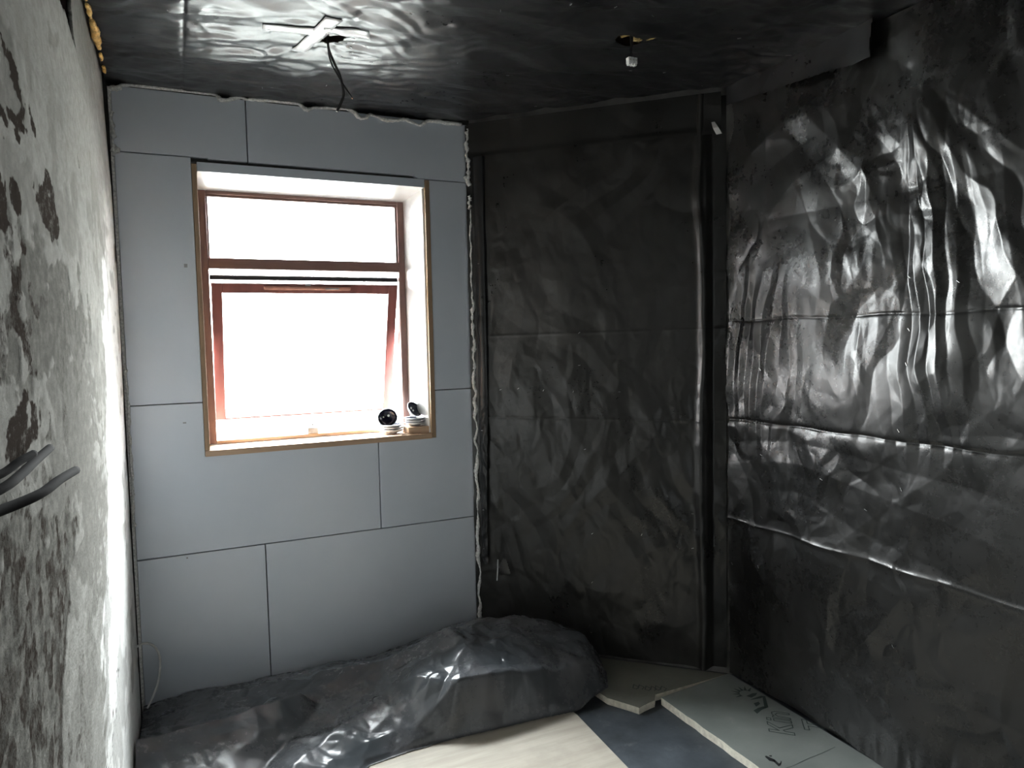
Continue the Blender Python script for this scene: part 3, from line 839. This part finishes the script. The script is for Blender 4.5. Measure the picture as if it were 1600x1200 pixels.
def side_h(s, z):
    t = (s - 0.052) / 0.050
    h = 0.008 + 0.010 * np.sin(math.pi * np.clip(t, 0, 1)) + 0.004 * t
    h = h + 0.006 * crumple(s * 2, z, 9, 441, 5) * sst(1.75, 1.5, z) * (0.3 + vn(z * 5, z * 0, 443))
    h = h - 0.016 * sst(0.097, 0.1045, s)
    return h
side_strip, side_at = grid_sheet('overlap_strip', DO, tuple(BD), (0, 0, 1), tuple(BN), np.linspace(0.050, 0.1045, 34), np.linspace(0.40, 2.247, 460), side_h, M['poly_ceil'],
                                 keep=lambda s, z: s < 0.1045 - 0.022 * sst(1.6, .42, z))
tag(side_strip, 'narrow upright black polythene strip between the grey panels and the diagonal wall', 'plastic strip')
for s, z in [(0.062, .47), (0.066, .653), (0.070, 1.774), (0.068, 1.02)]:
    staple(side_at(s, z) + BN * .001, BD, BN, side_strip, .008)
# scrap of tape hanging in the top right corner of the diagonal wall
p0 = Vector(DO) + BD * 1.088 + BN * 0.03 + Vector((0, 0, 2.275)); p1 = Vector(DO) + BD * 1.110 + BN * 0.045 + Vector((0, 0, 2.222))
w_ = (BD * 0.9 + BN * .3).normalized() * 0.011
tp = link('tape_scrap', mesh('tape_scrap', [p0 - w_ * .6, p0 + w_ * .6, (p0 + p1) / 2 + w_ + BN * .004, p1 + w_ * 1.3, p1 - w_ * .8, (p0 + p1) / 2 - w_ + BN * .004],
                                    [(0, 1, 2, 5), (5, 2, 3, 4)]), M['tape_grey'])
tp.modifiers.new('thickness', 'SOLIDIFY').thickness = .001
tag(tp, 'small grey tape scrap dangling in the corner between diagonal and right walls', 'tape')
# socket void with its loose wire
wire0 = Vector(DO) + BD * 0.128 + BN * 0.010
sw = tube('loose_wire', [wire0 + Vector((0, 0, .424)), wire0 + BN * .004 + Vector((0, 0, .38)), wire0 + BD * -.005 + BN * .003 + Vector((0, 0, .326))], .0026, M['cable_white'])
tag(sw, 'short white wire at the torn opening low on the diagonal wall', 'wire')

# ------------------------------------------------------------------ floor coverings
ply = prism('plywood_sheet', [(-0.16, 1.2), (1.262, 1.2), (1.318, 2.30), (1.30, 2.52), (-0.16, 2.62)], 0.0005, 0.0075, M['ply'], bev=.0008)
tag(ply, 'beige plywood sheet lying flat on the floor in front of the plastic heap', 'board')
def board(name, poly, z0, z1, top, label, jag=None):
    r = empty(name, (0, 0, 0))
    tag(r, label, 'board')
    prism('foam_core', poly, z0, z1 - 0.0012, M['board_edge'], r)
    cx = sum(p[0] for p in poly) / len(poly); cy = sum(p[1] for p in poly) / len(poly)
    prism('facing', [(cx + (p[0] - cx) * .999, cy + (p[1] - cy) * .999) for p in poly], z1 - 0.0011, z1, top, r)
    return r
def jagged(a, b, n, amp, seed):
    q = random.Random(seed)
    a = Vector(a); b = Vector(b); d = (b - a); nn = Vector((-d.y, d.x)).normalized()
    return [tuple(a + d * (i / n) + nn * (amp * (q.random() - .5) * 2 if 0 < i < n else 0)) for i in range(n)]
poly2 = jagged((1.468, 2.325), (1.534, 2.207), 4, .002, 5) + jagged((1.534, 2.207), (1.648, 2.232), 4, .003, 6) + [(1.650, 2.262), (2.010, 2.266)] + [(1.555, 2.715), (1.44, 2.60)]
b2 = board('insulation_board', poly2, 0.001, 0.028, M['board_olive'], 'olive-brown insulation board offcut lying along the foot of the diagonal wall')
polyk = [(1.652, 2.228)] + jagged((1.652, 2.228), (1.664, 1.05), 24, .0022, 9)[1:] + [(1.664, 1.05), (2.010, 1.05), (2.022, 2.262)]
bk = board('insulation_board', polyk, 0.001, 0.031, M['board_grey'], 'grey-green printed insulation board with cream edge along the right wall')
# print on the board: outlined letters, lion mark, smudge, crack (thin ink slightly proud of the facing)
ZI = 0.0314
def ink_poly(bm, pts, z=ZI):
    bm.faces.new([bm.verts.new((x, y, z)) for x, y in pts])
def ink_line(bm, pts, w, close=True, z=ZI):
    n = len(pts)
    for i in range(n if close else n - 1):
        a = Vector(pts[i]); b = Vector(pts[(i + 1) % n]); d = (b - a)
        if d.length < 1e-6: continue
        d.normalize(); nn = Vector((-d.y, d.x)) * w / 2
        a = a - d * w * .4; b = b + d * w * .4
        ink_poly(bm, [tuple(a + nn), tuple(b + nn), tuple(b - nn), tuple(a - nn)], z)
# letter frame: origin at the foot of the K, u = reading direction, v = towards the letter tops
LO = Vector((1.903, 1.797)); Lu = Vector((0.62, 0.785)).normalized(); Lv = Vector((-0.70, 0.71)).normalized()
def LP(u, v): p = LO + Lu * u + Lv * v; return (p.x, p.y)
bm = bmesh.new()
hgt = 0.085
Kp = [(0, 0), (0.016, 0), (0.016, .030), (.022, .036), (.050, 0), (.070, 0), (.034, .047), (.066, hgt), (.047, hgt), (.016, .050), (.016, hgt), (0, hgt)]
ink_line(bm, [LP(*p) for p in Kp], .0034)
ip = [(.080, 0), (.095, 0), (.095, .060), (.080, .060)]
ink_line(bm, [LP(*p) for p in ip], .0034)
ink_line(bm, [LP(*p) for p in [(.080, .070), (.095, .070), (.095, .084), (.080, .084)]], .0034)
npz = [(.104, 0), (.115, 0), (.115, .042), (.126, .051), (.139, .042), (.139, 0), (.150, 0), (.150, .048), (.141, .061), (.127, .062), (.115, .055), (.115, .061), (.104, .061)]
ink_line(bm, [LP(*p) for p in npz], .0034)
link('printed_lettering', bm_mesh('printed_lettering', bm), M['ink'], bk)
bm = bmesh.new()
LO2 = Vector((2.012, 1.757))
def LP2(u, v): p = LO2 + Lu * u + Lv * v; return (p.x, p.y)
ink_line(bm, [LP2(*p) for p in [(.030, -.02), (.046, -.02), (.046, .056), (.072, .056), (.072, .072), (.002, .072), (.002, .056), (.030, .056)]], .0034)
link('printed_lettering', bm_mesh('printed_lettering', bm), M['ink'], bk)
bm = bmesh.new()
c0 = Vector((1.962, 2.098))
for i in range(7):                                   # mane: separate rays
    a = math.radians(28 + i * 26)
    a0_, a1_ = a - .24, a + .24
    ink_poly(bm, [tuple(c0 + Vector((math.cos(a0_), math.sin(a0_))) * .026), tuple(c0 + Vector((math.cos(a), math.sin(a))) * .058 + Vector((.002, .002))),
                  tuple(c0 + Vector((math.cos(a1_), math.sin(a1_))) * .026)])
for pts in ([(1.949, 2.084), (1.957, 2.066), (1.985, 2.071), (2.004, 2.083), (1.985, 2.090)],
            [(1.940, 2.055), (1.957, 2.058), (2.000, 2.060), (2.013, 2.050), (1.985, 2.046)],
            [(1.999, 2.050), (2.013, 2.050), (1.962, 1.982), (1.945, 1.984)],
            [(1.962, 1.982), (1.930, 1.980), (1.891, 1.966), (1.896, 1.990), (1.925, 1.996), (1.950, 1.996)],
            [(1.925, 2.006), (1.953, 2.015), (1.960, 2.030), (1.935, 2.030)]):
    ink_poly(bm, pts)
link('printed_emblem', bm_mesh('printed_emblem', bm), M['ink'], bk)
bm = bmesh.new()
for pts in ([(1.716, 1.748), (1.724, 1.752), (1.733, 1.722), (1.724, 1.712), (1.712, 1.724)], [(1.722, 1.722), (1.733, 1.722), (1.727, 1.690), (1.716, 1.688)],
            [(1.727, 1.698), (1.744, 1.703), (1.746, 1.709), (1.727, 1.690)], [(1.733, 1.748), (1.742, 1.745), (1.738, 1.738), (1.731, 1.741)]):
    ink_poly(bm, pts)
link('ink_smudge', bm_mesh('ink_smudge', bm), M['ink_black'], bk)
bm = bmesh.new()
ink_line(bm, [(1.70, 1.672), (1.762, 1.669), (1.83, 1.676), (1.90, 1.678), (1.968, 1.684)], .0016, False)
link('surface_crack', bm_mesh('surface_crack', bm), M['ink'], bk)
bm = bmesh.new()
q = random.Random(2)
for i in range(6):
    x = 1.60 + i * .018; y = 2.335 - i * .012 + .01 * q.random()
    ink_line(bm, [(x, y), (x + .02, y + .022), (x + .026, y - .004), (x + .008, y - .014)], .004, i % 2 == 0, 0.0284)
link('printed_mark', bm_mesh('printed_mark', bm), M['ink'], b2)

# ------------------------------------------------------------------ heap of polythene on the floor
hp = [  # x, y, z of the draped surface: wall line, back ridge, folds, front edge, foot
    (-.18, 3.07, .03), (.0, 3.07, .05), (.23, 3.07, .055), (.49, 3.07, .055), (.65, 3.07, .045), (.87, 3.07, .06), (1.05, 3.07, .10), (1.22, 3.05, .12), (1.50, 2.78, .12), (1.62, 2.66, .03),
    (-.18, 2.90, .03), (.05, 2.84, .05), (.25, 2.80, .07), (.40, 2.84, .10), (.47, 2.88, .112), (.60, 2.80, .142), (.70, 2.78, .140), (.80, 2.75, .178), (.88, 2.80, .18), (.95, 2.73, .25), (1.02, 2.74, .232), (1.09, 2.73, .246), (1.18, 2.70, .24), (1.28, 2.74, .236),
    (1.40, 2.72, .205), (1.47, 2.66, .188), (1.52, 2.58, .165), (1.55, 2.47, .06), (1.56, 2.40, .0), (1.62, 2.52, .0),
    (-.18, 2.66, .070), (-.18, 2.60, .142), (-.06, 2.615, .135), (.052, 2.63, .134), (.13, 2.645, .128), (.20, 2.66, .134), (.28, 2.675, .130), (.362, 2.69, .138),
    (-.06, 2.67, .068), (.05, 2.69, .066), (.20, 2.72, .070), (.33, 2.75, .075), (.43, 2.70, .075), (.40, 2.64, .070), (.355, 2.60, .060), (.29, 2.52, .048), (.22, 2.45, .040),
    (-.17, 2.45, .085), (.0, 2.46, .080), (.11, 2.48, .078), (.20, 2.53, .090), (-.17, 2.28, .028), (.0, 2.28, .022), (.12, 2.31, .020), (-.1, 2.15, .010), (.1, 2.12, .010),
    (.708, 2.62, .128), (.665, 2.60, .106), (.623, 2.58, .104), (.58, 2.56, .088), (.542, 2.54, .084), (.49, 2.505, .072), (.435, 2.47, .074), (.385, 2.435, .064), (.336, 2.40, .066), (.29, 2.36, .060), (.24, 2.28, .03),
    (.50, 2.60, .060), (.44, 2.56, .045), (.56, 2.65, .085), (.52, 2.72, .085), (.60, 2.73, .11), (.66, 2.68, .105), (.47, 2.78, .10),
    (.46, 2.38, .038), (.56, 2.44, .046), (.53, 2.40, .045), (.38, 2.33, .034),
    (.80, 2.47, .178), (.76, 2.53, .176), (.72, 2.48, .108), (.66, 2.47, .070), (.64, 2.42, .048), (.72, 2.40, .060), (.80, 2.41, .125), (.84, 2.44, .185), (.885, 2.40, .195), (.98, 2.40, .183), (1.06, 2.40, .178), (1.14, 2.40, .155), (1.22, 2.405, .148), (1.30, 2.41, .125), (1.40, 2.415, .130), (1.47, 2.43, .115),
    (.79, 2.60, .185), (.86, 2.62, .205), (.92, 2.52, .218), (1.0, 2.60, .232), (1.05, 2.52, .200), (1.12, 2.58, .225), (1.20, 2.52, .190), (1.27, 2.60, .215), (1.36, 2.55, .172), (1.42, 2.58, .185),
    (.885, 2.375, .05), (.98, 2.372, .05), (1.06, 2.37, .05), (1.14, 2.365, .05), (1.22, 2.362, .05), (1.32, 2.362, .04), (1.42, 2.378, .04),
    (.40, 2.22, .0), (.53, 2.335, .004), (.66, 2.352, .004), (.82, 2.357, .004), (1.0, 2.345, .0), (1.19, 2.336, .0), (1.32, 2.322, .0), (1.42, 2.345, .0), (1.51, 2.385, .0),
    (-.2, 1.9, .0), (.2, 2.05, .0), (1.7, 2.3, .0), (1.7, 3.1, .0), (.7, 1.9, .0), (-.2, 3.1, .02), (1.25, 3.1, .1)]
from mathutils.geometry import delaunay_2d_cdt
_dv, _de, _df, _o1, _o2, _o3 = delaunay_2d_cdt([Vector((p[0], p[1])) for p in hp], [], [], 0, 1e-6)
_dz = [hp[o[0]][2] for o in _o1]
def heap_base(x, y):
    acc = np.zeros(x.shape)
    K = [(0, 0), (.007, 0), (-.007, 0), (0, .007), (0, -.007)]
    for ox, oy in K:                                     # slight rounding of the folds
        X = x + ox; Y = y + oy; h = np.zeros(x.shape)
        for f_ in _df:
            (x0, y0), (x1, y1), (x2, y2) = [_dv[i] for i in f_]
            z0, z1, z2 = [_dz[i] for i in f_]
            dt = (y1 - y2) * (x0 - x2) + (x2 - x1) * (y0 - y2)
            if abs(dt) < 1e-12: continue
            a = ((y1 - y2) * (X - x2) + (x2 - x1) * (Y - y2)) / dt
            b = ((y2 - y0) * (X - x2) + (x0 - x2) * (Y - y2)) / dt
            c_ = 1 - a - b
            m = (a >= -1e-6) & (b >= -1e-6) & (c_ >= -1e-6)
            h[m] = (a * z0 + b * z1 + c_ * z2)[m]
        acc += h
    return acc / len(K)
outl = [(-.176, 1.95), (.2, 2.05), (.40, 2.22), (.53, 2.335), (.66, 2.352), (.82, 2.357), (1.0, 2.345), (1.19, 2.336), (1.32, 2.322), (1.42, 2.345), (1.51, 2.385), (1.575, 2.5), (1.60, 2.66), (1.215, 3.055), (-.176, 3.068)]
def seg_d(x, y, a, b):
    ax, ay = a; bx, by = b
    t = np.clip(((x - ax) * (bx - ax) + (y - ay) * (by - ay)) / ((bx - ax) ** 2 + (by - ay) ** 2), 0, 1)
    return np.hypot(x - ax - t * (bx - ax), y - ay - t * (by - ay))
def heap_h(x, y):
    h = heap_base(x, y)
    d = np.full(x.shape, 9.0)
    for a, b in zip(outl[:12], outl[1:13]):
        d = np.minimum(d, seg_d(x, y, a, b))
    fall = sst(0.0, 0.02, d)
    c_ = 0.004 * crumple(x, y, 4.0, 501, 7) + (0.018 * facet(x, y, 8.0, 505, .5) + 0.008 * facet(x, y, 19, 507, .5)) * (0.45 + 0.55 * sst(.2, .7, x + .9 * (y > 2.72)))
    return np.maximum(0.0105 + 0.025 * sst(1.34, 1.42, x), 0.0105 + (h + c_) * fall)
heap, heap_at = grid_sheet('crumpled_sheet', (0, 0, 0), (1, 0, 0), (0, 1, 0), (0, 0, 1), np.linspace(-.178, 1.62, 620), np.linspace(1.94, 3.07, 400), heap_h, M['poly_heap'],
                           keep=lambda x, y: in_poly(x, y, outl) & (x + y < 4.262))
tag(heap, 'crumpled heap of dark blue-grey polythene on the floor below the window', 'plastic sheet')

# ------------------------------------------------------------------ cables
r = empty('ceiling_cable', (0.49, 2.39, H)); r.location = (0, 0, 0)
tag(r, 'black twin cable hanging from the taped hole in the ceiling sheet', 'cable')
tube('wire', [(0.487, 2.392, H + .07), (0.489, 2.39, 2.385), (0.502, 2.386, 2.341), (0.521, 2.384, 2.2975), (0.532, 2.39, 2.254), (0.533, 2.395, 2.234), (0.522, 2.40, 2.207), (0.511, 2.40, 2.186)], .0042, M['cable'], r)
w2 = tube('wire', [(0.484, 2.388, H + .07), (0.489, 2.392, 2.374), (0.498, 2.395, 2.335), (0.515, 2.392, 2.301), (0.536, 2.386, 2.263), (0.558, 2.384, 2.231)], .0026, M['cable'], r)
tube('copper_end', [(0.558, 2.384, 2.2305), (0.561, 2.384, 2.227)], .002, M['copper'], w2, sub=1)
r = empty('terminal_block', (0, 0, 0))
tag(r, 'white three-way connector block dangling on wires from the small ceiling hole', 'connector')
for i, dx in enumerate((-.006, 0.0, .006)):
    tube('wire', [(1.385 + dx, 2.005, H + .06), (1.386 + dx * .4, 2.002, 2.385), (1.382 - dx * .3, 2.0, 2.362), (1.384 + dx * 1.5, 2.0, 2.338)], .0028, M['cable'], r)
for i, dx in enumerate((-.0115, 0.0, .0115)):
    bm = bmesh.new()
    add_box(bm, 1.384 + dx - .0048, 1.384 + dx + .0048, 1.991, 2.009, 2.318, 2.338, .0015)
    add_box(bm, 1.384 + dx - .0036, 1.384 + dx + .0036, 1.993, 2.007, 2.313, 2.3185, .001)
    o_ = link('terminal', bm_mesh('terminal', bm), M['white_plastic'], r)
    bm = bmesh.new(); bmesh.ops.create_cone(bm, cap_ends=True, segments=10, radius1=.0022, radius2=.0022, depth=.003)
    bmesh.ops.transform(bm, matrix=Matrix.Translation((1.384 + dx, 1.9905, 2.329)) @ Matrix.Rotation(math.pi / 2, 4, 'X'), verts=bm.verts)
    link('screw', bm_mesh('screw', bm), M['brass'], o_)
box('web', (1.3725, 1.3955, 1.996, 2.004, 2.324, 2.331), M['white_plastic'], r)
# three cable ends poking out of the left wall
for lab, pts, rad in (
    ('dark brown cable end sticking out of the plaster, lowest of the three', [(-.200, .80, 1.280), (-.1735, .90, 1.2744), (-.150, .98, 1.274), (-.140, 1.06, 1.276), (-.1326, 1.15, 1.2727)], .0060),
    ('dark brown cable end sticking out of the plaster, longest and highest of the three', [(-.200, .80, 1.293), (-.1723, .90, 1.2966), (-.1655, .97, 1.300), (-.163, 1.06, 1.304), (-.1609, 1.15, 1.3063)], .0056),
    ('dark brown cable end sticking out of the plaster, shortest one at the frame edge', [(-.195, .80, 1.316), (-.1714, .89, 1.3131), (-.1610, .94, 1.3190), (-.1535, .98, 1.3215)], .0046)):
    c_ = tube('cable', pts, rad, M['cable_brown'], seg=10)
    tag(c_, lab, 'cable', 'cable ends in the left wall')
lp = tube('loop_cable', [(-0.186, 2.985, .311), (-0.17, 2.995, .316), (-0.1475, 3.0, .315), (-0.1203, 3.0, .292), (-0.107, 3.0, .244), (-0.115, 2.99, .170), (-0.135, 2.97, .12), (-0.157, 2.95, .085)], .0042, M['cable_white'])
tag(lp, 'white cable looping out of the foot of the left wall beside the grey panels', 'cable')

# ------------------------------------------------------------------ bowls on the sill
SZ = OZ0 + 0.0235
def bowl_profile(R_, h_):
    t = .0035
    return [(0.0, 0.0), (R_ * .42, 0.0), (R_ * .45, .003), (R_ * .60, h_ * .22), (R_ * .85, h_ * .58), (R_ * .985, h_ * .93), (R_, h_), (R_ - .001, h_ + .0012), (R_ - t, h_)], \
           [(R_ - t, h_ - .0003), (R_ * .955, h_ * .88), (R_ * .80, h_ * .56), (R_ * .55, h_ * .24), (R_ * .35, h_ * .12), (0.0, h_ * .10)]
def bowl(loc, rot, R_, h_, label, dots=()):
    r = empty('bowl', loc, rot)
    o_, i_ = bowl_profile(R_, h_)
    lathe('bowl_shell', o_, M['bowl_white'], r)
    gz = lathe('bowl_glaze', i_, M['bowl_navy'], r)
    if dots:
        V, F = [], []
        for (a, f, s) in dots:
            # disc on the inner surface at fraction f of the profile
            rr_ = R_ * f; zz = h_ * (0.11 + 0.74 * max(0, (f - .35) / .6) ** 1.25) + .0012
            c_ = Vector((rr_ * math.cos(a), rr_ * math.sin(a), zz))
            nn = Vector((-math.cos(a) * f, -math.sin(a) * f, 0.9)).normalized()
            tx = nn.cross(Vector((0.1, 0.2, 1))).normalized() if abs(nn.z) < .99 else Vector((1, 0, 0)); ty = nn.cross(tx)
            b0 = len(V)
            for k_ in range(12):
                V.append(c_ + nn * .0008 + tx * s * math.cos(k_ * math.pi / 6) + ty * s * math.sin(k_ * math.pi / 6))
            F.append(tuple(range(b0, b0 + 12)))
        link('glaze_dots', mesh('glaze_dots', V, F), M['dot'], gz)
    tag(r, label, 'bowl', 'bowls on the windowsill')
    return r
def stack(x, y, z, R_, side, rot, dz, dots, tip=.78):
    h_ = R_ * .62
    bowl((x, y, z), (0, 0, 0.3), R_, h_ * .55, 'white dish at the bottom of the %s stack on the windowsill' % side)
    bowl((x + .002, y, z + .0105), (0, 0, 1.3), R_ * .99, h_ * .55, 'white dish with navy inside, second up in the %s windowsill stack' % side)
    bowl((x - .001, y + .001, z + .021), (0, 0, 1.3), R_ * .98, h_ * .55, 'white dish with navy inside, directly under the tilted bowl of the %s windowsill stack' % side)
    bowl((x + dz[0], y + dz[1], z + dz[2]), rot, R_ * tip, h_ * .8, 'small navy bowl tipped on edge on top of the %s windowsill stack' % side, dots)
blk = box('wood_offcut', (0.925, 1.022, YB + .012, YB + 0.125, SZ, SZ + 0.030), M['sill'], bev=.002)
tag(blk, 'small wooden offcut on the windowsill under the right bowl stack', 'offcut')
D_ = ((math.radians(80), .42, .0055), (math.radians(150), .50, .0035), (math.radians(20), .25, .0045), (math.radians(210), .30, .004))
stack(0.868, 3.165, SZ + .0002, .058, 'left', (math.radians(62), 0, math.radians(-18)), (-.006, .028, .058), D_[:2])
stack(0.972, 3.142, SZ + .0302, .047, 'right', (math.radians(54), 0, math.radians(33)), (-.008, .016, .062), D_, .86)
# splintered wood shavings between the stacks
q = random.Random(6)
for i, (x, y, l, a) in enumerate(((0.915, 3.078, .05, .2), (0.925, 3.09, .035, -.6), (0.910, 3.10, .03, 1.0))):
    pl = [(x - l / 2 * math.cos(a), y - l / 2 * math.sin(a)), (x + l / 2 * math.cos(a), y + l / 2 * math.sin(a)), (x + l / 2 * math.cos(a) - .006, y + l / 2 * math.sin(a) + .010), (x - l / 3 * math.cos(a), y - l / 3 * math.sin(a) + .008)]
    pl = [(px, max(py, YB - .002)) for px, py in pl]
    s_ = prism('wood_splinter', pl, SZ + .0003 + i * .0042, SZ + .004 + i * .0042, M['sill'])
    tag(s_, ('pale wood splinter on the windowsill between the bowl stacks, lowest of the little pile', 'pale wood splinter in the middle of the little pile on the windowsill',
             'pale wood splinter on top of the little pile on the windowsill')[i], 'splinter', 'wood splinters on the windowsill')
